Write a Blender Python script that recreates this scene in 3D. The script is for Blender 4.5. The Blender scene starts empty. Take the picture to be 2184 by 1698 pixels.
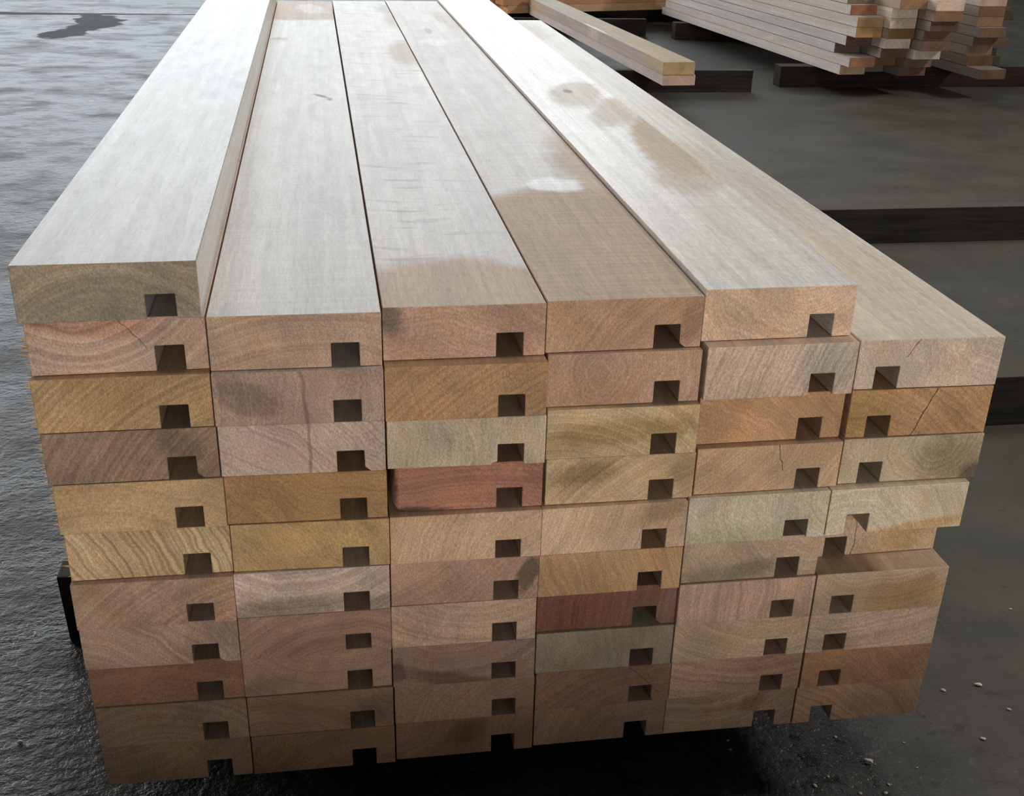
import bpy, bmesh, math, random
from mathutils import Vector, Matrix, Euler
random.seed(7)
S = bpy.context.scene
C = S.collection
R = math.radians

# ------------------------------------------------------------ camera
cam = bpy.data.cameras.new('camera')
cam.sensor_fit = 'HORIZONTAL'; cam.sensor_width = 36.0
cam.lens = 2385.967 / 2184 * 36.0
cam.clip_start = 0.02; cam.clip_end = 200
co = bpy.data.objects.new('camera', cam); C.objects.link(co)
co.location = (0.28156, -0.93139, 0.87564)
co.rotation_euler = (R(64.65594), R(-1.47633), R(-8.93375))
S.camera = co

# ------------------------------------------------------------ world, exposure
S.view_settings.view_transform = 'Standard'
S.view_settings.look = 'None'
S.view_settings.gamma = 1.0
S.view_settings.exposure = 0.0
w = bpy.data.worlds.new('hall_air'); S.world = w; w.use_nodes = True
bg = w.node_tree.nodes['Background']
bg.inputs[0].default_value = (1.0, 0.96, 0.90, 1); bg.inputs[1].default_value = 0.08


def area(name, loc, target, sx, sy, power, col, spread=180):
    l = bpy.data.lights.new(name, 'AREA'); l.shape = 'RECTANGLE'
    l.size = sx; l.size_y = sy; l.energy = power; l.color = col; l.spread = R(spread)
    o = bpy.data.objects.new(name, l); C.objects.link(o); o.location = loc
    d = Vector(target) - Vector(loc)
    o.rotation_euler = d.to_track_quat('-Z', 'Y').to_euler()
    return o


# daylight through the big doorway far behind, a window on the right, plus added fills from above and from the left
area('doorway_daylight', (-0.3, 13.6, 3.2), (-0.3, 0, 3.2), 10.0, 4.6, 560, (0.84, 0.93, 1.0))
area('window_daylight', (8.2, 0.2, 5.2), (0.4, 0.0, 0.2), 1.0, 1.0, 340, (1.0, 0.93, 0.84))
area('top_fill_light', (0.8, 2.8, 4.2), (0.5, 1.2, 0.3), 2.4, 1.6, 72, (1.0, 0.96, 0.92))  # overhead fill added to lift the board tops, no fixture known
area('front_window_daylight', (0.9, -7.5, 0.95), (0.45, 0, 0.25), 4.6, 1.9, 312, (1.0, 0.93, 0.86))
area('left_fill_light', (-6.5, 9.5, 2.2), (2.5, 4.8, 0.2), 4.0, 3.2, 420, (1.0, 0.95, 0.91))  # fill added at the left to brighten left-facing sides and floor


# ------------------------------------------------------------ node helper
class N:
    def __init__(s, name):
        s.m = bpy.data.materials.new(name); s.m.use_nodes = True
        s.t = s.m.node_tree; s.t.nodes.clear()
        s.out = s.t.nodes.new('ShaderNodeOutputMaterial')

    def n(s, typ, ins=None, **kw):
        d = s.t.nodes.new('ShaderNode' + typ)
        for k, v in kw.items(): setattr(d, k, v)
        for k, v in (ins or {}).items(): s.put(d.inputs[k], v)
        return d

    def put(s, sock, v):
        if isinstance(v, bpy.types.NodeSocket): s.t.links.new(v, sock)
        else: sock.default_value = v

    def math(s, op, a, b=0.0, c=0.0, clamp=False):
        d = s.n('Math', {0: a, 1: b, 2: c}, operation=op); d.use_clamp = clamp
        return d.outputs[0]

    def vec(s, op, a, b=(0, 0, 0)):
        d = s.n('VectorMath', {0: a, 1: b}, operation=op)
        return d.outputs[1] if op in ('LENGTH', 'DISTANCE', 'DOT_PRODUCT') else d.outputs[0]

    def mix(s, f, a, b, mode='MIX'):
        d = s.n('Mix', data_type='RGBA', blend_type=mode); d.clamp_result = False
        s.put(d.inputs[0], f); s.put(d.inputs[6], a); s.put(d.inputs[7], b)
        return d.outputs[2]

    def fmix(s, f, a, b):
        d = s.n('Mix', data_type='FLOAT')
        s.put(d.inputs[0], f); s.put(d.inputs[2], a); s.put(d.inputs[3], b)
        return d.outputs[0]

    def noise(s, v, scale, detail=2, rough=0.5, dist=0.0, dim='3D', w=None):
        d = s.n('TexNoise', noise_dimensions=dim)
        if v is not None: s.put(d.inputs['Vector'], v)
        if w is not None: s.put(d.inputs['W'], w)
        s.put(d.inputs['Scale'], scale); s.put(d.inputs['Detail'], detail)
        s.put(d.inputs['Roughness'], rough); s.put(d.inputs['Distortion'], dist)
        return d.outputs

    def ramp(s, v, a, b, lo=0.0, hi=1.0, smooth=True):
        d = s.n('MapRange', {0: v, 1: a, 2: b, 3: lo, 4: hi})
        d.interpolation_type = 'SMOOTHSTEP' if smooth else 'LINEAR'
        return d.outputs[0]

    def bsdf(s, col, rough, bump=None, strength=0.3, dist=0.001, spec=0.5, **kw):
        b = s.n('BsdfPrincipled')
        s.put(b.inputs['Base Color'], col); s.put(b.inputs['Roughness'], rough)
        s.put(b.inputs['Specular IOR Level'], spec)
        for k, v in kw.items(): s.put(b.inputs[k], v)
        if bump is not None:
            bp = s.n('Bump', {'Strength': strength, 'Distance': dist, 'Height': bump})
            s.put(b.inputs['Normal'], bp.outputs[0])
        s.t.links.new(b.outputs[0], s.out.inputs[0])
        return s.m


def srgb(r, g, b, k=1.0, sat=1.0):
    l = .35 * r + .5 * g + .15 * b
    r, g, b = (l + (c - l) * sat for c in (r, g, b))
    f = lambda c: ((c / 255 + 0.055) / 1.055) ** 2.4 if c > 10 else c / 255 / 12.92
    return (f(r) * k, f(g) * k, f(b) * k, 1)


def blob_mask(m, px, py, blob):
    """soft irregular patch: (cx, cy, rx, ry, angle, edge softness, wobble)"""
    cx, cy, rx, ry, ang, soft, wob = blob
    nz = m.noise(m.cmb(px, py), 1.0 / max(min(rx, ry), 0.004) * 0.8, 3, 0.6)[0]
    dx = m.math('SUBTRACT', px, cx); dy = m.math('SUBTRACT', py, cy)
    ca, sa = math.cos(R(ang)), math.sin(R(ang))
    u = m.math('DIVIDE', m.math('ADD', m.math('MULTIPLY', dx, ca), m.math('MULTIPLY', dy, sa)), rx)
    v = m.math('DIVIDE', m.math('SUBTRACT', m.math('MULTIPLY', dy, ca), m.math('MULTIPLY', dx, sa)), ry)
    d = m.math('SQRT', m.math('ADD', m.math('MULTIPLY', u, u), m.math('MULTIPLY', v, v)))
    d = m.math('ADD', d, m.math('MULTIPLY', m.math('SUBTRACT', nz, 0.5), wob))
    return m.ramp(d, 1.0 + soft, 1.0 - soft, 0, 1)


def _cmb(m, x, y, z=0.0):
    return m.n('CombineXYZ', {0: x, 1: y, 2: z}).outputs[0]


N.cmb = _cmb

_end_cache = {}


def end_mat(veins=(), blobs=(), rings=None):
    """sawn end grain: growth rings about a pith outside the board, pores, fuzz, saw scratches.
    veins: (x0, lean, width, z0, z1, strength)   blobs: (x, z, rx, rz, angle, soft, wobble, colour, strength)"""
    key = (tuple(veins), tuple(blobs), rings)
    if key in _end_cache: return _end_cache[key]
    m = N('end_grain')
    P = m.n('TexCoord').outputs['Object']
    oi = m.n('ObjectInfo')
    rn = m.n('TexWhiteNoise', {'W': oi.outputs['Random']}, noise_dimensions='1D')
    rc = m.n('SeparateXYZ', {0: rn.outputs['Color']}).outputs
    rv = rn.outputs['Value']
    sp = m.n('SeparateXYZ', {0: P}).outputs
    x, z = sp[0], sp[2]
    off = m.cmb(m.math('MULTIPLY', rc[0], 37.0), m.math('MULTIPLY', rc[1], 51.0), m.math('MULTIPLY', rc[2], 19.0))
    Q = m.vec('ADD', P, off)
    warp = m.noise(Q, 22, 2, 0.5)[0]
    cx = rings[0] if rings else m.math('MULTIPLY_ADD', rc[0], 0.30, -0.08)
    cz = rings[1] if rings else m.math('MULTIPLY_ADD', rc[1], 0.36, -0.16)
    px = m.math('ADD', m.math('SUBTRACT', x, cx), m.math('MULTIPLY', warp, 0.016 if rings else 0.03))
    pz = m.math('ADD', m.math('SUBTRACT', z, cz), m.math('MULTIPLY', warp, 0.012 if rings else 0.02))
    d = m.math('SQRT', m.math('ADD', m.math('MULTIPLY', px, px), m.math('MULTIPLY', pz, pz)))
    ring = m.noise(None, 330, 2, 0.65, dim='1D', w=m.math('ADD', d, m.math('MULTIPLY', rv, 9.0)))[0]
    ringb = m.noise(None, 70, 1, 0.5, dim='1D', w=m.math('ADD', d, m.math('MULTIPLY', rc[2], 9.0)))[0]
    blot = m.noise(Q, 14, 3, 0.55)[0]
    blot2 = m.noise(m.vec('ADD', Q, (5.3, 2.1, 8.8)), 26, 3, 0.6)[0]
    # sawdust fuzz and pores, drawn out a little
    fib = m.noise(m.vec('MULTIPLY', Q, (700, 300, 420)), 1.0, 2, 0.7)[0]
    por = m.noise(m.vec('MULTIPLY', Q, (1500, 300, 900)), 1.0, 1, 0.5)[0]
    # saw marks, at a slant of its own on every board
    ang = m.math('MULTIPLY_ADD', rc[2], 2.2, -1.1)
    s1 = m.math('ADD', m.math('MULTIPLY', x, m.math('COSINE', ang)), m.math('MULTIPLY', z, m.math('SINE', ang)))
    s2 = m.math('SUBTRACT', m.math('MULTIPLY', z, m.math('COSINE', ang)), m.math('MULTIPLY', x, m.math('SINE', ang)))
    saw = m.noise(m.cmb(m.math('MULTIPLY', s1, 620), m.math('MULTIPLY', s2, 30), rv), 1.0, 2, 0.6)[0]
    k = m.ramp(ring, 0.25, 0.75, 0.89, 1.08)
    k = m.math('MULTIPLY', k, m.ramp(ringb, 0.3, 0.7, 0.94, 1.05))
    if rings:
        rg = m.noise(None, rings[3], 1, 0.5, dim='1D', w=d)[0]
        k = m.math('MULTIPLY', k, m.ramp(rg, 0.34, 0.62, 1 - rings[2] * .68, 1 + rings[2] * .3))
    k = m.math('MULTIPLY', k, m.ramp(blot, 0.3, 0.7, 0.82, 1.14))
    k = m.math('MULTIPLY', k, m.ramp(fib, 0.32, 0.70, 0.82, 1.20))
    k = m.math('MULTIPLY', k, m.ramp(saw, 0.3, 0.7, 0.94, 1.05))
    k = m.math('MULTIPLY', k, m.ramp(por, 0.30, 0.42, 0.80, 1.0))
    base = oi.outputs['Color']
    warm = m.mix(m.ramp(blot2, 0.45, 0.75, 0, 0.55), base, m.mix(1.0, base, (1.12, 0.97, 0.80, 1), 'MULTIPLY'))
    cool = m.mix(m.ramp(blot2, 0.5, 0.25, 0, 0.5), warm, m.mix(1.0, base, (0.94, 0.96, 1.06, 1), 'MULTIPLY'))
    kc = m.cmb(k, k, k)
    col = m.mix(1.0, cool, kc, 'MULTIPLY')
    wz = m.noise(Q, 60, 3, 0.6)[0]
    for (bx, bz, rx, rz, a, so, wo, c, st) in blobs:
        f = m.math('MULTIPLY', blob_mask(m, x, z, (bx, bz, rx, rz, a, so, wo)), st)
        col = m.mix(f, col, m.mix(1.0, c, kc, 'MULTIPLY'))
    for (x0, lean, wd, z0, z1, st) in veins:
        xx = m.math('ADD', m.math('SUBTRACT', x, x0), m.math('MULTIPLY', m.math('SUBTRACT', wz, 0.5), 0.008))
        xx = m.math('ABSOLUTE', m.math('SUBTRACT', xx, m.math('MULTIPLY', z, lean)))
        f = m.ramp(xx, wd, wd * 0.25, 0, st)
        f = m.math('MULTIPLY', f, m.math('MULTIPLY', m.math('GREATER_THAN', z, z0), m.math('LESS_THAN', z, z1)))
        col = m.mix(f, col, (0.07, 0.038, 0.026, 1))
    h = m.math('ADD', m.math('MULTIPLY', fib, 1.0), m.math('MULTIPLY', saw, 0.5))
    mm = m.bsdf(col, 0.85, h, 0.8, 0.0008, 0.25)
    _end_cache[key] = mm
    return mm


_face_cache = {}


def face_mat(pale=0.6, blobs=(), streaks=0.0, saw=0.5, name='planed_face', bump=0.25, rough=0.42, white=(0.64, 0.62, 0.595, 1)):
    """long faces: grain along y, cross saw lines.  blobs as above in (x, y), plus roughness"""
    key = (pale, tuple(blobs), streaks, saw, rough, white)
    if key in _face_cache: return _face_cache[key]
    m = N(name)
    P = m.n('TexCoord').outputs['Object']
    oi = m.n('ObjectInfo')
    rn = m.n('TexWhiteNoise', {'W': oi.outputs['Random']}, noise_dimensions='1D')
    Q = m.vec('ADD', P, m.vec('MULTIPLY', rn.outputs['Color'], (13, 29, 17)))
    sp = m.n('SeparateXYZ', {0: P}).outputs
    x, y = sp[0], sp[1]
    g1 = m.noise(m.vec('MULTIPLY', Q, (120, 2.2, 120)), 1.0, 3, 0.6, 0.4)[0]
    g2 = m.noise(m.vec('MULTIPLY', Q, (30, 1.2, 30)), 1.0, 2, 0.5, 1.5)[0]
    fl = m.noise(m.vec('MULTIPLY', Q, (900, 90, 900)), 1.0, 2, 0.6)[0]
    cr = m.noise(m.vec('MULTIPLY', Q, (5, 260, 5)), 1.0, 2, 0.6)[0]
    bl = m.noise(m.vec('MULTIPLY', Q, (9, 2.5, 9)), 1.0, 3, 0.6)[0]
    k = m.ramp(g1, 0.3, 0.7, 0.90, 1.06)
    k = m.math('MULTIPLY', k, m.ramp(g2, 0.3, 0.7, 0.91, 1.05))
    k = m.math('MULTIPLY', k, m.ramp(fl, 0.3, 0.7, 0.92, 1.06))
    k = m.math('MULTIPLY', k, m.ramp(cr, 0.3, 0.7, 1 - 0.10 * saw, 1 + 0.05 * saw))
    k = m.math('MULTIPLY', k, m.ramp(bl, 0.3, 0.7, 0.94, 1.04))
    fk = m.noise(m.vec('MULTIPLY', Q, (420, 45, 420)), 1.0, 3, 0.7)[0]
    k = m.math('MULTIPLY', k, m.ramp(fk, 0.38, 0.60, 0.89, 1.04))
    col = m.mix(pale, oi.outputs['Color'], white)
    rg = m.ramp(m.noise(m.vec('MULTIPLY', Q, (60, 14, 60)), 1.0, 3, 0.6)[0], 0.3, 0.7, rough - 0.01, rough + 0.03)
    kc = m.cmb(k, k, k)
    col = m.mix(1.0, col, kc, 'MULTIPLY')
    if streaks:
        sy = m.math('ADD', m.math('MULTIPLY_ADD', x, 0.22, y), m.math('MULTIPLY', m.noise(m.vec('MULTIPLY', Q, (9, 2, 1)), 1.0, 1, 0.5)[0], 0.05))
        sn = m.noise(m.cmb(m.math('MULTIPLY', x, 10), m.math('MULTIPLY', sy, 44)), 1.0, 4, 0.55)[0]
        sf = m.math('MULTIPLY', m.ramp(sn, 0.54, 0.70, 0, 1), streaks)
        col = m.mix(sf, col, (0.20, 0.155, 0.12, 1))
    for (bx, by, rx, ry, a, so, wo, c, st, rr) in blobs:
        f = m.math('MULTIPLY', blob_mask(m, x, y, (bx, by, rx, ry, a, so, wo)), st)
        col = m.mix(f, col, m.mix(1.0, c, kc, 'MULTIPLY'))
        rg = m.fmix(f, rg, rr)
    h = m.math('ADD', m.math('MULTIPLY', fl, 0.7), m.math('MULTIPLY', cr, 0.5 * saw))
    mm = m.bsdf(col, rg, h, bump, 0.0008, 0.5)
    _face_cache[key] = mm
    return mm


def bearer_mat():
    m = N('old_dark_timber')
    P = m.n('TexCoord').outputs['Object']
    n = m.n('Normal')
    geo = m.n('NewGeometry')
    up = m.n('SeparateXYZ', {0: geo.outputs['Normal']}).outputs[2]
    a = m.noise(m.vec('MULTIPLY', P, (4, 60, 60)), 1.0, 3, 0.6)[0]
    b = m.noise(P, 9, 3, 0.6)[0]
    oi = m.n('ObjectInfo')
    col = m.mix(1.0, oi.outputs['Color'], m.cmb(*(m.ramp(a, 0.3, 0.7, 0.6, 1.35),) * 3), 'MULTIPLY')
    col = m.mix(m.ramp(b, 0.55, 0.75, 0, 0.35), col, (0.05, 0.022, 0.014, 1))
    # dust lies on the top face
    col = m.mix(m.ramp(up, 0.6, 0.95, 0, 0.8), col, (0.105, 0.098, 0.085, 1))
    return m.bsdf(col, 0.8, a, 0.3, 0.002, 0.2)


def floor_mat():
    m = N('worn_concrete')
    P = m.n('TexCoord').outputs['Object']
    sp = m.n('SeparateXYZ', {0: P}).outputs
    x, y = sp[0], sp[1]
    big = m.noise(P, 0.9, 3, 0.6)[0]
    mid = m.noise(m.vec('MULTIPLY', P, (1.0, 1.5, 1)), 3.3, 5, 0.6)[0]
    pit = m.noise(m.vec('MULTIPLY', P, (1.0, 1.25, 1)), 26, 5, 0.68)[0]
    fine = m.noise(P, 110, 3, 0.6)[0]
    # the left bay is rough and pitted, the right bay trowelled smoother and stained darker
    edge = m.math('ADD', x, m.math('MULTIPLY', m.math('SUBTRACT', big, 0.5), 0.5))
    right = m.ramp(edge, 0.75, 1.35, 0, 1)
    ca = m.mix(m.ramp(mid, 0.3, 0.7, 0, 1), (0.035, 0.035, 0.037, 1), (0.085, 0.084, 0.083, 1))
    ca = m.mix(m.ramp(pit, 0.47, 0.36, 0, 0.75), ca, (0.02, 0.02, 0.021, 1))
    ca = m.mix(m.ramp(pit, 0.58, 0.72, 0, 0.5), ca, (0.22, 0.22, 0.22, 1))
    cb = m.mix(m.ramp(mid, 0.3, 0.7, 0, 1), (0.052, 0.052, 0.040, 1), (0.088, 0.082, 0.064, 1))
    cb = m.mix(m.ramp(big, 0.42, 0.62, 0, 0.45), cb, (0.075, 0.078, 0.08, 1))
    cb = m.mix(m.ramp(pit, 0.40, 0.30, 0, 0.5), cb, (0.022, 0.022, 0.02, 1))
    vo = m.n('TexVoronoi', {'Vector': m.vec('ADD', P, (0.3, 0.1, 0)), 'Scale': 7.0, 'Randomness': 1.0}).outputs['Distance']
    cb = m.mix(m.ramp(vo, 0.045, 0.02, 0, 0.6), cb, (0.012, 0.012, 0.011, 1))
    cb = m.mix(m.ramp(fine, 0.62, 0.72, 0, 0.2), cb, (0.22, 0.21, 0.18, 1))
    pat = m.noise(m.vec('MULTIPLY', P, (5.5, 9.0, 1)), 1.0, 5, 0.72)[0]
    ca = m.mix(m.ramp(pat, 0.50, 0.36, 0, 0.6), ca, (0.022, 0.022, 0.023, 1))
    pt2 = m.noise(m.vec('MULTIPLY', P, (2.0, 3.2, 1)), 1.0, 4, 0.65)[0]
    ca = m.mix(m.ramp(pt2, 0.54, 0.40, 0, 0.5), ca, (0.03, 0.029, 0.028, 1))
    ca = m.mix(m.ramp(pit, 0.44, 0.36, 0, 0.8), ca, (0.012, 0.012, 0.012, 1))
    col = m.mix(right, ca, cb)
    ro = m.fmix(right, m.math('ADD', m.ramp(pat, 0.36, 0.56, 0.44, 0.30), m.ramp(pt2, 0.54, 0.40, 0, 0.13)), m.ramp(mid, 0.3, 0.7, 0.62, 0.72))
    # broken joint across the floor and the hollow beside it
    wob = m.math('MULTIPLY', m.math('SUBTRACT', m.noise(P, 3.0, 4, 0.6)[0], 0.5), 0.14)
    jd = m.math('ABSOLUTE', m.math('ADD', m.math('SUBTRACT', y, 7.52), wob))
    jw = m.ramp(x, -2.0, -0.4, 0.075, 0.02)
    jf = m.math('MULTIPLY', m.ramp(m.math('DIVIDE', jd, jw), 1.2, 0.6, 0, 0.9), m.math('LESS_THAN', x, 1.0))
    f1 = blob_mask(m, x, y, (-1.27, 6.62, 0.13, 0.34, -8, 0.10, 1.9))
    f2 = blob_mask(m, x, y, (-1.20, 7.12, 0.15, 0.36, 12, 0.10, 1.9))
    hol = m.math('MAXIMUM', f1, f2)
    dk = m.math('MAXIMUM', jf, m.math('MULTIPLY', hol, 0.85))
    col = m.mix(dk, col, (0.045, 0.043, 0.047, 1))
    ro = m.fmix(dk, ro, 0.75)
    # a short crack
    cd = m.math('ABSOLUTE', m.math('SUBTRACT', m.math('ADD', m.math('SUBTRACT', x, -0.66), m.math('MULTIPLY', wob, 0.15)), m.math('MULTIPLY', m.math('SUBTRACT', y, 5.24), 0.02)))
    cf = m.math('MULTIPLY', m.ramp(cd, 0.016, 0.006, 0, 0.7), m.math('MULTIPLY', m.math('GREATER_THAN', y, 5.2), m.math('LESS_THAN', y, 5.85)))
    col = m.mix(cf, col, (0.03, 0.03, 0.035, 1))
    hr = m.math('ADD', m.math('MULTIPLY', pit, 1.0), m.math('MULTIPLY', fine, 0.25))
    hr = m.math('ADD', hr, m.math('MULTIPLY', mid, 0.12))
    hr = m.math('ADD', hr, m.math('MULTIPLY', m.noise(m.vec('MULTIPLY', P, (55, 75, 1)), 1.0, 3, 0.6)[0], 0.55))
    hr = m.math('SUBTRACT', hr, m.math('MULTIPLY', dk, 0.5))
    h = m.fmix(right, hr, m.math('MULTIPLY', hr, 0.22))
    return m.bsdf(col, ro, h, 0.9, 0.0065, m.math('MULTIPLY', m.fmix(right, 0.42, 0.5), m.math('SUBTRACT', 1.0, m.math('MULTIPLY', dk, 0.85))))


def plain_mat(name, col, rough=0.8, nscale=6):
    m = N(name)
    P = m.n('TexCoord').outputs['Object']
    a = m.noise(P, nscale, 4, 0.6)[0]
    k = m.ramp(a, 0.3, 0.7, 0.8, 1.15)
    return m.bsdf(m.mix(1.0, col, m.cmb(k, k, k), 'MULTIPLY'), rough, a, 0.2, 0.004, 0.3)


# ------------------------------------------------------------ object helpers
def tag(o, label=None, cat=None, group=None, kind=None):
    if label: o['label'] = label
    if cat: o['category'] = cat
    if group: o['group'] = group
    if kind: o['kind'] = kind
    return o


def link(name, bm, mats, parent=None, loc=(0, 0, 0), rz=0.0, smooth=False):
    me = bpy.data.meshes.new(name); bm.to_mesh(me); bm.free()
    for mt in (mats if isinstance(mats, (list, tuple)) else [mats]): me.materials.append(mt)
    if smooth:
        for p in me.polygons: p.use_smooth = True
    o = bpy.data.objects.new(name, me); C.objects.link(o)
    o.location = loc; o.rotation_euler = (0, 0, rz)
    if parent: o.parent = parent
    return o


def box(bm, x0, x1, y0, y1, z0, z1):
    vs = [bm.verts.new((x, y, z)) for x in (x0, x1) for y in (y0, y1) for z in (z0, z1)]
    for f in ((0, 1, 3, 2), (4, 6, 7, 5), (0, 4, 5, 1), (2, 3, 7, 6), (0, 2, 6, 4), (1, 5, 7, 3)):
        bm.faces.new([vs[i] for i in f])


def prism(bm, prof, ys, shear=0.0, drift=0.0, wob=0.0):
    """extrude an x-z outline along y; end faces get material 0, long faces material 1"""
    rings = []
    for i, y in enumerate(ys):
        rings.append([bm.verts.new((px + drift * y, y + (shear * px if i == 0 else 0), pz)) for px, pz in prof])
    n = len(prof)
    f = bm.faces.new(rings[0]); f.material_index = 0
    f = bm.faces.new(list(reversed(rings[-1]))); f.material_index = 0
    for a, b in zip(rings, rings[1:]):
        for i in range(n):
            j = (i + 1) % n
            g = bm.faces.new((a[j], a[i], b[i], b[j])); g.material_index = 1
    bmesh.ops.recalc_face_normals(bm, faces=bm.faces[:])
    return rings


def bevel(bm, off, seg=1):
    es = [e for e in bm.edges if len(e.link_faces) == 2 and e.calc_face_angle(0) > 0.5]
    bmesh.ops.bevel(bm, geom=es, offset=off, segments=seg, affect='EDGES', profile=0.5)


# ------------------------------------------------------------ the setting
FZ = -0.106
bm = bmesh.new()
box(bm, -12, 12, -6, 16, -0.3, 0.0)
fl = link('floor', bm, floor_mat(), loc=(0, 0, FZ)); tag(fl, kind='structure')

steel = plain_mat('sheet_wall', (0.10, 0.105, 0.11, 1), 0.7)
bm = bmesh.new()
for a in ((-12, -5.4, 0, 7), (4.8, 12, 0, 7), (-5.4, 4.8, 5.7, 7)):
    box(bm, a[0], a[1], 14, 14.15, a[2], a[3])
wb = link('wall_back', bm, steel, loc=(0, 0, FZ)); tag(wb, kind='structure')

bm = bmesh.new()      # unseen low block added behind the camera to shade the foot of the stack
box(bm, -3.0, 2.5, -1.22, -1.06, 0, .30)
for v in bm.verts:
    if v.co.z > .1: v.co.z = .335 - .032 * (v.co.x - .45)
lw = link('shade_blocker', bm, plain_mat('blocker_grey', (0.10, 0.10, 0.10, 1), 0.9), loc=(0, 0, FZ)); tag(lw, kind='structure')

# ------------------------------------------------------------ the front stack
# col, row from below, x, y, z, slope of the end cut, width, groove left, groove height
ST = [(1, 11, .0151, .0002, .5176, .013, .1511, .1052, .0225), (1, 10, .0175, .0065, .4663, .0161, .1503, .1049, .0239),
(1, 9, .0172, -.0018, .4141, .0002, .1512, .1047, .0227), (1, 8, .0182, -.0025, .3621, .001, .1512, .1054, .0227),
(1, 7, .021, -.0029, .3098, -.0107, .1505, .1046, .0232), (1, 6, .0234, -.0009, .2573, -.0081, .1493, .1041, .0227),
(1, 5, .0228, -.0075, .205, -.0158, .1496, .1035, .0228), (1, 4, .0228, -.003, .1537, -.0184, .1493, .1032, .0226),
(1, 3, .0227, .0024, .1028, -.0157, .1494, .1029, .0224), (1, 2, .0238, .0005, .0512, -.016, .1491, .1032, .0231),
(1, 1, .0242, .0013, 0, -.0143, .1489, .1027, .0229),
(2, 10, .1692, .0023, .4665, -.0099, .1512, .1058, .0231), (2, 9, .1692, -.0033, .414, -.0208, .1516, .1056, .0224),
(2, 8, .1702, -.0017, .3614, -.0244, .1508, .1055, .0221), (2, 7, .1714, -.0009, .3094, -.0208, .1503, .1053, .0224),
(2, 6, .173, -.0024, .2568, -.0291, .1497, .104, .0218), (2, 5, .1722, -.0063, .2051, -.0072, .1496, .1039, .0222),
(2, 4, .1724, -.0062, .1536, -.0073, .1496, .1037, .0228), (2, 3, .172, -.0006, .1026, .001, .1499, .1043, .023),
(2, 2, .1733, -.0017, .051, -.0095, .1494, .1039, .0227), (2, 1, .174, -.002, 0, -.0063, .1492, .1036, .0222),
(3, 10, .3215, .0097, .4668, -.0023, .1497, .1037, .0235), (3, 9, .3215, -.0052, .4121, -.0127, .1501, .1044, .0228),
(3, 8, .3224, -.0024, .3607, -.0264, .1501, .1041, .022), (3, 7, .3252, .0034, .3097, -.0247, .1475, .1021, .0218),
(3, 6, .3231, -.0061, .2558, -.0108, .1488, .103, .0211), (3, 5, .3228, -.0039, .2047, -.0168, .1484, .1026, .023),
(3, 4, .3222, -.0045, .153, -.0102, .1483, .1028, .0228), (3, 3, .3227, -.0035, .1017, -.0148, .1484, .1027, .023),
(3, 2, .3239, -.0009, .0505, -.01, .1487, .1031, .0229), (3, 1, .3245, .0002, 0, -.0035, .1487, .1029, .0227),
(4, 10, .4718, .0104, .4681, .0116, .1504, .1038, .0238), (4, 9, .4737, .0057, .4141, -.0023, .1497, .1044, .0224),
(4, 8, .4741, -.0013, .3613, -.0093, .1498, .1032, .0228), (4, 7, .4752, -.0005, .3098, -.0068, .1502, .1042, .0224),
(4, 6, .4718, -.0078, .256, .0028, .1488, .1032, .0227), (4, 5, .471, -.0067, .2048, -.0039, .1492, .1037, .0225),
(4, 4, .4728, .0028, .1543, -.0109, .1493, .1026, .0233), (4, 3, .4728, -.0007, .1024, -.0075, .1488, .1025, .0227),
(4, 2, .4744, -.0001, .051, -.0043, .1491, .1035, .0233), (4, 1, .4748, .0024, 0, -.0014, .1481, .1021, .0221),
(5, 10, .624, .0162, .4716, .009, .1525, .1071, .0237), (5, 9, .6267, .0006, .4161, .0054, .1526, .1068, .0233),
(5, 8, .6272, .0088, .3638, .0084, .1511, .1046, .0236), (5, 7, .6268, -.0008, .3119, .0062, .1525, .1063, .023),
(5, 6, .6213, -.007, .2567, -.0037, .1497, .1045, .0224), (5, 5, .6233, -.0013, .2058, -.0026, .1485, .1024, .0239),
(5, 4, .6223, -.0042, .1546, -.0015, .1500, .1036, .0227), (5, 3, .6226, -.0021, .1029, -.0106, .1501, .1035, .0223),
(5, 2, .624, .0002, .0514, -.0101, .1499, .1041, .0226), (5, 1, .6231, .0025, 0, -.0133, .1503, .1041, .0222),
(6, 9, .784, .0084, .4168, -.0191, .1513, .02, .024), (6, 8, .7826, .006, .3641, -.0133, .1512, .0203, .0237),
(6, 7, .7816, .0031, .3124, -.0095, .1523, .0203, .0238), (6, 6, .7713, -.0088, .2583, .0102, .1522, .0206, .0236),
(6, 5, .7728, .0275, .207, .0111, .1495, .0192, .0239), (6, 4, .7735, -.0049, .1543, -.008, .1499, .0199, .0235),
(6, 3, .774, -.0039, .1028, -.0031, .1503, .0198, .0233), (6, 2, .7762, -.0007, .0515, -.0049, .1504, .0209, .022),
(6, 1, .7747, -.0001, 0, -.0046, .1507, .0202, .0226)]
DRIFT = {1: -.0065, 2: -.0062, 3: -.0055, 4: -.0052, 5: -.0050, 6: -.0050}
TOPN = {1: 11, 2: 10, 3: 10, 4: 10, 5: 10, 6: 9}
LAST = {1: .0514, 2: .0512, 3: .0514, 4: .0512, 5: .0522, 6: .0524}

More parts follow.
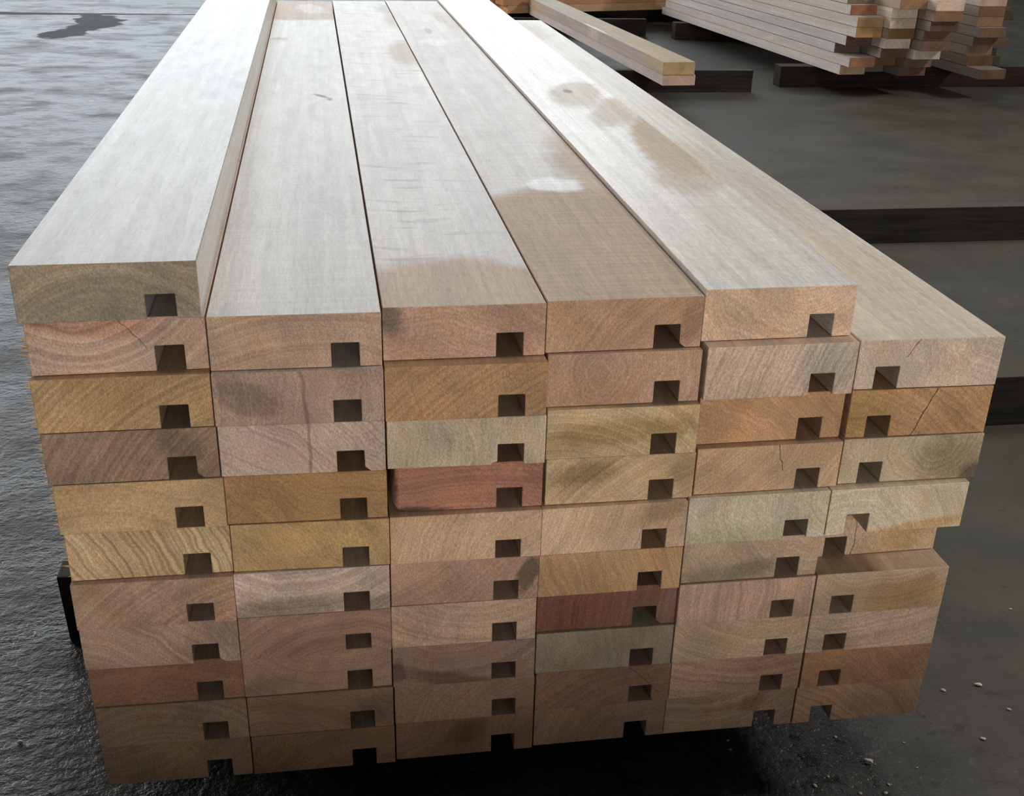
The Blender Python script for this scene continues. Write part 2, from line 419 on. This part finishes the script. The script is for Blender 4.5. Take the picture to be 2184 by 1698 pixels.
# wood tints of the sawn ends, as the photo shows them in even light
Y = (176, 152, 120); PK = (200, 160, 134); GO = (196, 150, 94); OR = (206, 150, 102)
LT = (214, 184, 142); RD = (164, 104, 78); BR = (180, 132, 98); KG = (202, 184, 152); LI = (200, 168, 148); GY = (160, 146, 124)
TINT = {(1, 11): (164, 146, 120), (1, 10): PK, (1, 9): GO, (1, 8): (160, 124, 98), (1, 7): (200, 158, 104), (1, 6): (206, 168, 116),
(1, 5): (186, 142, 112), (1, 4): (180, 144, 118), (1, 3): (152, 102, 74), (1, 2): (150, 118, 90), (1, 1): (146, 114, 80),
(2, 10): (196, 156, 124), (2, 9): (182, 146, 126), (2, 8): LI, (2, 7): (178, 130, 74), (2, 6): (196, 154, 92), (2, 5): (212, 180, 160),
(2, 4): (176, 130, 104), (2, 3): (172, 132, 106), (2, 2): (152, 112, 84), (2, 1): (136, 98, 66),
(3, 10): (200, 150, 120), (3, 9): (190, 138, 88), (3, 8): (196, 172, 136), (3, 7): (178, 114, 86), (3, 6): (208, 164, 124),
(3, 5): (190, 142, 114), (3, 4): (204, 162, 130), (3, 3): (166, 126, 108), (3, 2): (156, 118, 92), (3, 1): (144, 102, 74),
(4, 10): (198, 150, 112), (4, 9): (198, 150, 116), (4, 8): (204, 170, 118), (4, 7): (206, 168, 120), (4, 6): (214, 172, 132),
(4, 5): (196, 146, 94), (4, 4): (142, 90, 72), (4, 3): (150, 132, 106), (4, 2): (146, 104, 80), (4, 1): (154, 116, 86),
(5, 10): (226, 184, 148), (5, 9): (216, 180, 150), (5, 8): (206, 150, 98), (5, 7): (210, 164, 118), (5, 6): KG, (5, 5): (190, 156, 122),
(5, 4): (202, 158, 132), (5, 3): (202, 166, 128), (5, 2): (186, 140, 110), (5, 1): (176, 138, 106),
(6, 9): (222, 194, 166), (6, 8): (200, 144, 88), (6, 7): (196, 172, 134), (6, 6): (212, 190, 154), (6, 5): (200, 168, 130),
(6, 4): (198, 162, 122), (6, 3): (206, 170, 138), (6, 2): (182, 126, 84), (6, 1): (186, 142, 108)}

sgrey = srgb(150, 136, 120); sgreen = srgb(140, 130, 96); sblue = srgb(176, 168, 158)
VEIN = {(2, 9): [(.083, -.10, .0028, 0, .06, .40)], (2, 8): [(.082, -.02, .0026, 0, .06, .42)], (6, 8): [(.070, .40, .0012, .0, .052, .85)],
        (5, 7): [(.098, -.28, .001, .022, .06, .75)], (6, 9): [(.032, .55, .0009, .034, .06, .7)], (1, 10): [(.115, -.75, .0012, .022, .06, .55)],
        (6, 5): [(.052, .02, .0009, .0, .06, .7)], (4, 2): [(.150, -.95, .0012, .012, .05, .6)], (6, 3): [(.1, .3, .001, .02, .05, .25)],
        (5, 1): [(.092, .3, .0012, .025, .06, .4)]}
BLOB = {(2, 9): [(.030, .026, .028, .017, -20, .25, .9, srgb(146, 124, 108), .8), (.012, .040, .03, .012, -40, .4, .5, srgb(154, 136, 122), .5)],
        (2, 2): [(.128, .024, .028, .016, 30, .5, .7, srgb(118, 104, 84), .7)],
        (2, 3): [(.02, .012, .03, .01, 10, .5, .6, srgb(120, 100, 84), .4)],
        (2, 5): [(.05, .008, .09, .011, 2, .5, .8, srgb(160, 142, 124), .75), (.14, .006, .03, .012, 20, .5, .6, srgb(150, 134, 114), .6)],
        (3, 5): [(.137, .030, .010, .024, -18, .3, 1.1, srgb(104, 90, 74), .85)],
        (3, 10): [(.002, .045, .014, .022, 30, .5, .6, srgb(96, 92, 84), .75)],
        (3, 7): [(.0, .03, .006, .04, 0, .5, .8, srgb(60, 46, 40), .85), (.02, -.001, .035, .006, 0, .5, .8, srgb(64, 50, 44), .85)],
        (3, 3): [(.06, .006, .05, .008, -12, .5, .8, srgb(112, 78, 66), .7), (.004, .02, .008, .014, 0, .5, .8, srgb(112, 78, 66), .6)],
        (3, 1): [(.075, .03, .022, .014, 35, .5, .8, srgb(104, 72, 54), .6)],
        (4, 8): [(.07, .026, .07, .014, 5, .5, .9, srgb(160, 132, 82), .7)],
        (4, 7): [(.04, .034, .03, .012, 10, .5, 1.0, srgb(150, 124, 82), .7), (.14, .03, .015, .02, 0, .5, .8, srgb(160, 140, 104), .6)],
        (4, 6): [(.125, .045, .03, .012, 25, .5, .9, srgb(150, 128, 96), .6)],
        (4, 4): [(.14, .02, .014, .024, -10, .5, .6, srgb(148, 118, 106), .6), (.04, .02, .05, .03, 0, .6, .9, srgb(124, 72, 60), .5)],
        (4, 10): [(.142, .03, .012, .03, -14, .5, .6, srgb(150, 118, 98), .6)],
        (5, 9): [(.122, .030, .027, .03, -10, .5, .7, srgb(180, 172, 158), .85)],
        (5, 6): [(.05, .006, .06, .012, 0, .6, .9, srgb(170, 166, 116), .4)],
        (5, 5): [(.074, .012, .026, .011, 15, .5, .9, srgb(134, 118, 96), .7), (.03, .008, .04, .01, 5, .5, .9, srgb(148, 140, 120), .5)],
        (5, 1): [(.1, .035, .016, .012, 20, .5, .9, srgb(132, 84, 64), .5)],
        (6, 8): [(.01, .03, .03, .04, 20, .5, .8, srgb(182, 148, 98), .8)],
        (6, 7): [(.125, .026, .035, .03, 10, .6, 1.0, srgb(150, 132, 104), .75), (.148, .003, .014, .014, 30, .4, 1.0, srgb(92, 84, 68), .8)],
        (6, 5): [(.11, .018, .04, .02, 12, .6, .9, srgb(190, 154, 104), .6)],
        (6, 6): [(.1, .003, .06, .008, 8, .5, .9, srgb(196, 160, 110), .8)],
        (6, 4): [(.11, .02, .05, .022, 5, .5, .8, srgb(176, 142, 96), .7)],
        (1, 11): [(.09, .022, .06, .020, 0, .4, .5, srgb(150, 142, 122), .65)],
        (1, 8): [(.118, .036, .024, .014, -25, .5, .8, srgb(122, 104, 88), .75)],
        (1, 10): [(.05, .046, .055, .012, -6, .4, .6, srgb(176, 128, 104), .6)],
        (1, 5): [(.13, .04, .03, .016, 0, .5, .8, srgb(176, 146, 118), .6)]}

# where the pith lay, how strong and how close the growth rings show
RINGS = {(1, 6): (-.20, -.07, .42, 230), (1, 10): (.05, .13, .20, 150), (2, 5): (.07, .15, .20, 130), (3, 4): (.10, .16, .18, 150),
         (3, 3): (.07, .14, .14, 120), (1, 9): (.23, -.17, .20, 220), (2, 8): (-.08, -.16, .16, 260), (5, 4): (-.5, .02, .18, 110),
         (5, 9): (.38, -.07, .20, 240), (1, 11): (.08, -.06, .12, 120), (1, 8): (.28, -.11, .20, 200), (1, 2): (.07, -.06, .18, 140),
         (5, 1): (.05, .16, .18, 130), (1, 5): (.25, -.20, .15, 200), (2, 4): (.11, -.08, .14, 120), (5, 3): (.12, .17, .18, 150),
         (4, 8): (.02, -.12, .18, 110), (3, 9): (.30, -.25, .15, 220), (6, 8): (-.1, -.25, .14, 200), (4, 5): (-.6, -.2, .10, 150),
         (2, 10): (.10, -.2, .10, 100), (6, 1): (-.1, -.18, .16, 180), (4, 7): (.25, -.20, .14, 120), (5, 2): (.1, .25, .14, 160),
         (1, 4): (-.04, -.10, .14, 140), (6, 3): (.05, .3, .14, 200), (4, 4): (-.5, .1, .14, 200), (3, 7): (.08, -.3, .14, 260)}

damp = srgb(196, 174, 146); tan = srgb(196, 170, 140); white = srgb(238, 238, 236); dirt = srgb(120, 112, 104)
TOPF = {
    (1, 11): dict(pale=.97, saw=.5, rough=.36),
    (2, 10): dict(pale=.93, saw=.8, rough=.40, blobs=(
        (.075, 2.32, .2, .27, 0, .08, .3, srgb(196, 164, 128), .8, .5), (.080, 2.30, .036, .11, 8, .3, 1.3, white, .4, .40),
        (.101, 1.03, .006, .02, 30, .4, .9, dirt, .7, .6), (.116, 1.0, .004, .014, 0, .4, .9, dirt, .6, .6),
        (.01, 1.72, .02, .02, 0, .5, .6, tan, .6, .5))),
    (3, 10): dict(pale=.86, saw=.5, streaks=.62, rough=.40, blobs=(
        (.075, .02, .12, .115, 10, .2, 1.0, srgb(196, 172, 148), .9, .58), (.125, 1.50, .035, .16, 0, .35, .8, srgb(196, 170, 140), .7, .5),
        (.14, 2.05, .03, .16, 0, .5, .8, tan, .5, .5), (.13, 2.3, .03, .1, 0, .5, .8, dirt, .35, .5))),
    (4, 10): dict(pale=.80, saw=1.2, rough=.42, blobs=(
        (.055, .16, .16, .235, -14, .10, .55, srgb(190, 164, 137), .9, .60), (.165, .50, .055, .20, 0, .35, .9, srgb(190, 164, 134), .8, .55),
        (.085, .41, .035, .035, 10, .25, 1.2, white, .8, .38), (.155, .44, .007, .02, 0, .5, .8, dirt, .7, .6),
        (.14, 1.95, .03, .3, 8, .3, .8, srgb(204, 184, 156), .5, .5), (.055, 1.85, .008, .05, 0, .4, .9, dirt, .5, .5),
        (.15, 1.63, .006, .08, 0, .4, .9, dirt, .5, .5), (.05, 1.66, .03, .05, 0, .3, .9, white, .4, .4))),
    (5, 10): dict(pale=.95, saw=.6, rough=.40, white=(.92, .905, .88, 1), blobs=(
        (.085, 1.0, .046, .13, -16, .25, 1.3, srgb(204, 190, 170), .65, .55), (.075, 1.02, .008, .018, 0, .4, .6, dirt, .7, .6),
        (.115, .84, .035, .12, -18, .3, .8, srgb(206, 190, 168), .7, .55), (.135, .62, .042, .20, -6, .22, .7, srgb(198, 178, 150), .85, .6),
        (.12, .43, .05, .10, -20, .3, .9, srgb(206, 186, 160), .6, .55))),
    (6, 9): dict(pale=.92, saw=.5, rough=.44, white=(.78, .75, .695, 1), blobs=(
        (.02, .62, .05, .3, -4, .4, .6, srgb(216, 198, 170), .6, .58), (.07, .0, .14, .36, 0, .5, .6, srgb(220, 202, 178), .6, .6),
        (.05, 2.25, .05, .2, 0, .5, .7, tan, .4, .5)))}

COLN = {1: 'leftmost', 2: 'second', 3: 'third', 4: 'fourth', 5: 'fifth', 6: 'rightmost'}
ORD = ['top', 'second', 'third', 'fourth', 'fifth', 'sixth', 'seventh', 'eighth', 'ninth', 'tenth', 'bottom']
LOOK = {(1, 11): 'greyish tan grooved board lying alone above its row', (1, 10): 'pinkish grooved board with curved rings', (1, 9): 'golden grooved board',
(1, 8): 'greyish brown grooved board', (1, 7): 'light golden grooved board', (1, 6): 'yellow striped grooved board', (1, 5): 'pinkish brown grooved board with pale top edge',
(1, 4): 'dull pinkish grooved board', (1, 3): 'dark reddish brown grooved board', (1, 2): 'grey brown grooved board', (1, 1): 'dim brown grooved board',
(2, 10): 'pinkish tan grooved board', (2, 9): 'pinkish grooved board with grey smudge and dark vein', (2, 8): 'pale lilac grooved board with vertical vein',
(2, 7): 'dark golden grooved board', (2, 6): 'golden yellow grooved board', (2, 5): 'pale pinkish white grooved board', (2, 4): 'brown grooved board with closed square hole',
(2, 3): 'brownish pink grooved board', (2, 2): 'brown grooved board with grey patch', (2, 1): 'dark brown grooved board',
(3, 10): 'pinkish grooved board with streaky dark marks on top', (3, 9): 'golden brown grooved board', (3, 8): 'pale olive grooved board with chipped groove', (3, 7): 'reddish grooved board with rounded dark corner',
(3, 6): 'light pinkish grooved board under wood shavings', (3, 5): 'pinkish grooved board with grey green patch', (3, 4): 'light tan grooved board with curved rings', (3, 3): 'mauve brown grooved board with dark streak',
(3, 2): 'plain brown grooved board', (3, 1): 'dark mottled brown grooved board', (4, 10): 'tan grooved board', (4, 9): 'pinkish tan grooved board',
(4, 8): 'yellowish fuzzy grooved board', (4, 7): 'blotchy straw coloured grooved board', (4, 6): 'light peach grooved board', (4, 5): 'orange tan grooved board',
(4, 4): 'dark red grooved board', (4, 3): 'olive grey grooved board', (4, 2): 'dark brown grooved board with slanting crack', (4, 1): 'dull brown grooved board',
(5, 10): 'pale peach grooved board overlapping its neighbour', (5, 9): 'pink grooved board turning bluish grey', (5, 8): 'orange grooved board', (5, 7): 'tan grooved board with short crack',
(5, 6): 'pale whitish grooved board', (5, 5): 'grey tan fuzzy grooved board', (5, 4): 'pink striped grooved board', (5, 3): 'light yellowish grooved board', (5, 2): 'pinkish fuzzy grooved board',
(5, 1): 'dull tan grooved board with reddish knot', (6, 9): 'pale wide lit grooved board', (6, 8): 'orange brown grooved board with long crack', (6, 7): 'mottled grey grooved board',
(6, 6): 'pale grooved board sticking out to the right', (6, 5): 'recessed tan grooved board', (6, 4): 'tan grooved board sticking forward', (6, 3): 'light pinkish grooved board',
(6, 2): 'orange brown grooved board', (6, 1): 'fuzzy brown grooved board'}

zs = {(a[0], a[1]): a[4] for a in ST}
shaded_face = face_mat(.12, saw=.5, rough=.7)  # lower boards' faces kept browner, the ledge and groove shade put into the colour
BL = 2.50
splint_m = plain_mat('wood_fibre', srgb(214, 170, 110), 0.8, 80)
for (c, r, x, y, z, sh, W, g, gh) in ST:
    W -= .0004
    H = (zs[(c, r + 1)] - z - .0005) if (c, r + 1) in zs else LAST[c]
    gw = .0253
    if (c, r) == (3, 7):   # bark edge rounded at the lower left corner
        prof = [(0.004, H), (0.0015, H * .55), (.001, .012), (.006, .003), (.016, 0)]
    else:
        prof = [(0, H), (0, 0)]
    rt = []
    if (c, r) in ((1, 8), (4, 10), (4, 4), (1, 4), (2, 8)):      # small chipped arris beside the groove
        rt = [(g + gw + .0005, .0045), (g + gw + .006, 0)]
    elif (c, r) == (4, 2):
        rt = [(g + gw, .004), (g + gw + .004, 0)]
    else:
        rt = [(g + gw, 0)]
    lf = [(g, 0)]
    if (c, r) == (3, 8): lf = [(g - .006, 0), (g - .005, .002), (g, .0035)]
    prof += lf + [(g, gh), (g + gw, gh)] + rt + [(W, 0), (W, H)]
    bm = bmesh.new()
    prism(bm, prof, [0, BL + random.uniform(-.01, .006) - (.0 if r < TOPN[c] else 0)], sh, DRIFT[c] if (c, r) != (6, 9) else -.0066)
    bevel(bm, .0006)
    fm = face_mat(**TOPF[(c, r)]) if (c, r) in TOPF else (face_mat(.6, rough=.7) if r == TOPN[c] - 1 and c < 3 else shaded_face)
    em = end_mat(VEIN.get((c, r), ()), BLOB.get((c, r), ()), RINGS.get((c, r)))
    o = link('timber_board', bm, [em, fm], loc=(x, y, z))
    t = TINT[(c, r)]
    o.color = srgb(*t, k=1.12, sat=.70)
    k = TOPN[c] - r
    word = 'bottom' if r == 1 else ORD[k]
    where = '%s in the %s column of the front stack' % (word, COLN[c])
    lab = LOOK[(c, r)] + ', ' + where
    while len(lab.split()) > 16:
        lab = lab.replace(' of the front stack', '') if ' of the front stack' in lab else lab.replace(' the ', ' ', 1)
    tag(o, lab, 'board', 'grooved boards of the front stack')
    if c == 1 and 5 < r < 11:        # torn fibres along the sawn left side
        bs = bmesh.new(); rr = random.Random(r)
        for i in range(420):
            yy = abs(rr.gauss(0, .22)) + .002; zz = rr.uniform(.002, H - .002)
            L = rr.uniform(.003, .0095); dz = rr.uniform(-.0025, .0025); dy = rr.uniform(-.002, .003); wd = rr.uniform(.0005, .0011)
            x0 = DRIFT[1] * yy + sh * 0
            a = [bs.verts.new(v) for v in ((x0 + .0006, yy, zz - wd), (x0 + .0006, yy, zz + wd), (x0 + .0006, yy + wd * 2, zz))]
            tip = bs.verts.new((x0 - L, yy + dy, zz + dz))
            for q in ((0, 1), (1, 2), (2, 0)): bs.faces.new((a[q[0]], a[q[1]], tip))
        sp = link('fibre_fringe', bs, splint_m, parent=o); tag(sp, 'torn golden fibres along the sawn left side', kind='stuff')

# ------------------------------------------------------------ bearers
bmat = bearer_mat()


def bearer(loc, length, label, rz=0.0, h=.1055, d=.045, col=(22, 19, 18), group=None, slant=.0):
    bm = bmesh.new()
    n = 7
    prev = None
    rings = []
    rr = random.Random(label)
    for i in range(n + 1):
        xx = length * i / n
        j = lambda: rr.uniform(-.0006, .0006)
        s = slant if i == 0 else 0
        rings.append([bm.verts.new(v) for v in ((xx + s, j(), 0), (xx + s * 0, j(), h), (xx, d + j(), h), (xx + s, d + j(), 0))])
    bm.faces.new(rings[0]); bm.faces.new(list(reversed(rings[-1])))
    for a, b in zip(rings, rings[1:]):
        for i in range(4):
            k = (i + 1) % 4
            bm.faces.new((a[i], b[i], b[k], a[k]))
    bmesh.ops.recalc_face_normals(bm, faces=bm.faces[:])
    bevel(bm, .002, 2)
    o = link('timber_bearer', bm, bmat, loc=(loc[0], loc[1], FZ), rz=rz)
    o.color = srgb(*col)
    return tag(o, label, 'bearer', group)


bearer((-.106, .398), 1.0, 'black bearer under the front stack, its end poking out on the left', h=.106, slant=.004)
bearer((.03, 2.064), 3.35, 'long dark bearer crossing the floor halfway up at the right', h=.106, d=.05, col=(44, 42, 40))
bearer((1.02, .888), 1.9, 'dark bearer on the floor beside the front stack at the right edge', h=.106, d=.048, col=(44, 42, 40))
bearer((1.50, 4.520), .875, 'dark bearer under the near end of the two stacked boards', h=.106, d=.05, col=(40, 33, 33))
bearer((1.45, 6.555), .93, 'dark bearer under the far end of the two stacked boards', h=.106, d=.05, col=(44, 38, 36))
bearer((2.575, 4.66), 1.75, 'brown bearer under the near end of the large right stack', h=.104, d=.09, col=(42, 31, 28))
bearer((2.53, 6.39), 1.75, 'short dark bearer end under the far part of the large right stack', h=.104, d=.08, col=(50, 42, 40))
RP = math.atan(.28)
bearer((1.35, 7.06), 1.75, 'dark bearer under the orange boards at the top', rz=RP, h=.104, d=.07, col=(56, 48, 46))
bearer((1.50, 8.00), 1.6, 'dark bearer end behind the pale board ends at the top', rz=RP, h=.104, d=.07, col=(50, 48, 44))


# ------------------------------------------------------------ plain sawn boards of the background
def plain_board(x, y, z, W, H, L, tint, label, group, rz=0.0, pale=.6, blobs=(), veins=(), cat='board', fb=(), rough=.6):
    bm = bmesh.new()
    prism(bm, [(0, H), (0, 0), (W, 0), (W, H)], [0, L])
    bevel(bm, .0012)
    o = link('sawn_board', bm, [end_mat(veins, blobs), face_mat(pale, tuple(fb), 0.0, .5, rough=rough)], loc=(x, y, z), rz=rz)
    o.color = srgb(*tint, k=.92, sat=.78)
    return tag(o, label, cat, group)


# the two boards lying on their own bearers
two = math.atan(.0575)
o = plain_board(1.787, 4.097, 0, .155, .0465, 2.68, (196, 160, 138), 'pale lilac plank, the lower of the two stacked boards', 'two stacked boards', rz=two, pale=.55)
o.color = srgb(206, 176, 162)
o = plain_board(1.783, 4.094, .0475, .152, .057, 2.70, (206, 172, 120), 'tan and cream plank, the upper of the two stacked boards', 'two stacked boards', rz=two, pale=.12, fb=((0, 1.25, .022, .98, 0, .12, .5, srgb(186, 170, 164), .85, .6), (.012, 1.15, .012, .22, 0, .2, .5, srgb(236, 226, 216), .8, .5)))

# the large stack at the right: column, level, distance, tint, height shift
KB = -.07896
colsx = {'A': (2.77, .140), 'B': (2.912, .140), 'C': (3.056, .150), 'D': (3.42, .150)}
TB = .047
BIG = {'A': [(.02, (208, 172, 138)), (-.06, (176, 116, 84)), (.10, (122, 100, 84)), (0, (124, 88, 80)), (-.08, (188, 142, 88)), (-.08, (186, 144, 98)), (0, (168, 108, 74)), (.04, (128, 108, 82))],
       'B': [(.10, (120, 112, 98)), (0, (132, 96, 70)), (-.08, (122, 86, 74)), (-.10, (236, 216, 196)), (-.12, (146, 104, 60)), (-.12, (228, 208, 184)), (-.12, (232, 212, 190)), (-.18, (168, 124, 80))],
       'C': [(-.02, (112, 84, 68)), (-.06, (126, 100, 84)), (-.12, (214, 204, 184)), (-.18, (126, 94, 76)), (-.18, (122, 84, 68)), (-.22, (112, 78, 68)), (-.24, (150, 106, 74)), (-.24, (236, 200, 178))],
       'D': [(-.12, (112, 82, 62)), (0, (110, 74, 52)), (.02, (150, 116, 98)), (-.02, (116, 86, 74)), (-.06, (122, 92, 68)), (-.02, (140, 110, 80)), (-.02, (130, 90, 70)), (-.02, (198, 172, 150))]}
GLOOK = {(208, 172, 138): 'pale pinkish', (176, 116, 84): 'reddish orange', (122, 100, 84): 'grey brown', (124, 88, 80): 'plum brown', (188, 142, 88): 'golden', (186, 144, 98): 'light golden',
         (168, 108, 74): 'rusty', (128, 108, 82): 'olive', (120, 112, 98): 'dark grey', (132, 96, 70): 'dim brown', (122, 86, 74): 'mauve brown', (236, 216, 196): 'white', (146, 104, 60): 'golden brown',
         (228, 208, 184): 'cream', (232, 212, 190): 'cream', (168, 124, 80): 'tan', (112, 84, 68): 'dark brown', (126, 100, 84): 'greyish', (214, 204, 184): 'whitish', (126, 94, 76): 'brown',
         (122, 84, 68): 'reddish brown', (112, 78, 68): 'dusky', (150, 106, 74): 'warm brown', (236, 200, 178): 'pale pink', (112, 82, 62): 'broad dark', (110, 74, 52): 'deep brown', (150, 116, 98): 'pinkish',
         (116, 86, 74): 'dull', (122, 92, 68): 'dim tan', (140, 110, 80): 'yellowish', (130, 90, 70): 'brick brown', (198, 172, 150): 'pale'}
CN = {'A': 'left', 'B': 'second', 'C': 'third', 'D': 'right'}
LN = ['lowest', 'second from below', 'third from below', 'fourth from below', 'fifth from below', 'sixth from below', 'seventh from below', 'uppermost in view']
rk = random.Random(3)
for cn, lst in BIG.items():
    x0, wd = colsx[cn]
    for lv, (s, t) in enumerate(lst):
        side = .80 if cn == 'A' else .30
        plain_board(x0 + KB * s, 4.374 + s, lv * TB, wd - .003, TB - .0008, 2.5 + rk.uniform(-.03, .05), t,
                    '%s plank end, %s in the %s column of the right stack' % (GLOOK[t], LN[lv], CN[cn]), 'planks of the large right stack',
                    rz=-math.atan(KB), pale=side)
# a fifth column stands deeper in the dark, that shade put into its tints
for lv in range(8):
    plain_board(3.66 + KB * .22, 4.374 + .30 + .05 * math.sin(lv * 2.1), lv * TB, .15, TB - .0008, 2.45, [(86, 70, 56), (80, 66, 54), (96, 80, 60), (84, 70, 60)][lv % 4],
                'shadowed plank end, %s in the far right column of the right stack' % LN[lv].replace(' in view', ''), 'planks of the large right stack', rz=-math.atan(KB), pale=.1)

# the pack of orange boards at the top, lying across
ux = Vector((math.cos(RP), math.sin(RP), 0)); uy = Vector((-math.sin(RP), math.cos(RP), 0))
PC = [((206, 164, 112), 'tan'), ((196, 138, 92), 'orange'), ((204, 156, 104), 'honey'), ((190, 132, 90), 'rusty orange')]
for lv in range(3):
    for k in range(4):
        o0 = Vector((1.49, 6.80, 0)) + ux * (-.05 * (lv > 0) + .02 * math.sin(k * 3 + lv)) + uy * (k * .152)
        bm = bmesh.new()
        prism(bm, [(0, .0495), (0, 0), (1, 0), (1, .0495)], [0, .15])
        for v in bm.verts: v.co.x *= 1.55
        for f in bm.faces: f.material_index = 0 if abs(f.normal.x) > .5 else 1
        bevel(bm, .0012)
        m_ = face_mat(.12, rough=.6)
        o = link('sawn_board', bm, [end_mat(), m_], loc=(o0.x, o0.y, lv * .0502), rz=RP)
        t, nm = PC[(k + lv) % 4]
        o.color = srgb(*t)
        tag(o, '%s board, %s layer, %s row of the crossways pack at the top' % (nm, ['lowest', 'middle', 'upper'][lv], ['front', 'second', 'third', 'back'][k]), 'board', 'boards of the crossways pack')

# ------------------------------------------------------------ chips on the floor
chip_m = plain_mat('chip_wood', srgb(214, 206, 190), 0.7, 200)
CH = [(.902, .034, .0062, 'largest pale wood chip, on the floor before the stack\'s right corner'), (1.115, .152, .0048, 'long pale chip on the floor right of the stack, upper of two'),
      (1.062, .148, .0034, 'small pale chip close to the stack\'s lower right corner'), (1.066, .054, .0036, 'round chip near the right edge of the floor'),
      (.88, .081, .0024, None), (1.13, .101, .003, None), (1.256, .308, .0022, 'tiny chip far out on the right floor'), (.962, .061, .0018, None),
      (-.124, .201, .0045, 'brownish chip on the floor at the lower left'), (-.071, .112, .003, None), (.843, .018, .002, None), (.821, .005, .003, None),
      (.91, -.004, .0022, None), (.958, .018, .0016, None), (.87, -.013, .0026, None), (.900, -.017, .0028, None), (.742, .093, .0024, None), (.74, .077, .0024, None), (.909, .03, .0014, None)]
for i, (x, y, s, lb) in enumerate(CH):
    rr = random.Random(i + 11)
    bm = bmesh.new()
    bmesh.ops.create_icosphere(bm, subdivisions=2, radius=1)
    for v in bm.verts:
        k = 1 + rr.uniform(-.22, .22)
        v.co = Vector((v.co.x * k * s * (1.0 if lb else .9), v.co.y * k * s * .62, (v.co.z * k * .42 + .36) * s))
    zmin = min(v.co.z for v in bm.verts)
    for v in bm.verts: v.co.z -= zmin
    o = link('wood_chip', bm, chip_m, loc=(x, y, FZ), rz=rr.uniform(-.9, .3))
    tag(o, lb or 'tiny pale wood chip lying on the concrete floor near the stack', 'wood chip', 'wood chips on the floor')

# shavings on the ledge of the third column
sh_m = plain_mat('shaving_wood', srgb(226, 190, 150), 0.7, 300)
for i, (x, y) in enumerate([(.433, .000), (.446, .002), (.455, .003), (.453, .007), (.459, .000), (.462, .007), (.465, .002), (.4675, .005), (.448, .009), (.450, -.003), (.457, .009), (.441, .007)]):
    rr = random.Random(i)
    bm = bmesh.new()
    r0 = rr.uniform(.0008, .0015); prev = None; n = 7; a0 = rr.uniform(0, 6); wdt = .00035
    for q in range(n):
        a = a0 + q * .42; p = Vector((math.cos(a) * r0 * 1.6, math.sin(a) * r0, 0))
        ring = [bm.verts.new(p + Vector((0, 0, h)) + p.normalized() * o_) for h, o_ in ((0, 0), (0, wdt), (wdt * 2, wdt), (wdt * 2, 0))]
        if prev:
            for e in range(4): bm.faces.new((prev[e], prev[(e + 1) % 4], ring[(e + 1) % 4], ring[e]))
        else: bm.faces.new(ring)
        prev = ring
    bm.faces.new(list(reversed(prev)))
    bmesh.ops.recalc_face_normals(bm, faces=bm.faces[:])
    o = link('wood_shaving', bm, sh_m, loc=(x, y, .3071))
    tag(o, 'tiny curled wood shaving on the dark ledge of the third column', 'wood shaving', 'curled shavings on the ledge')
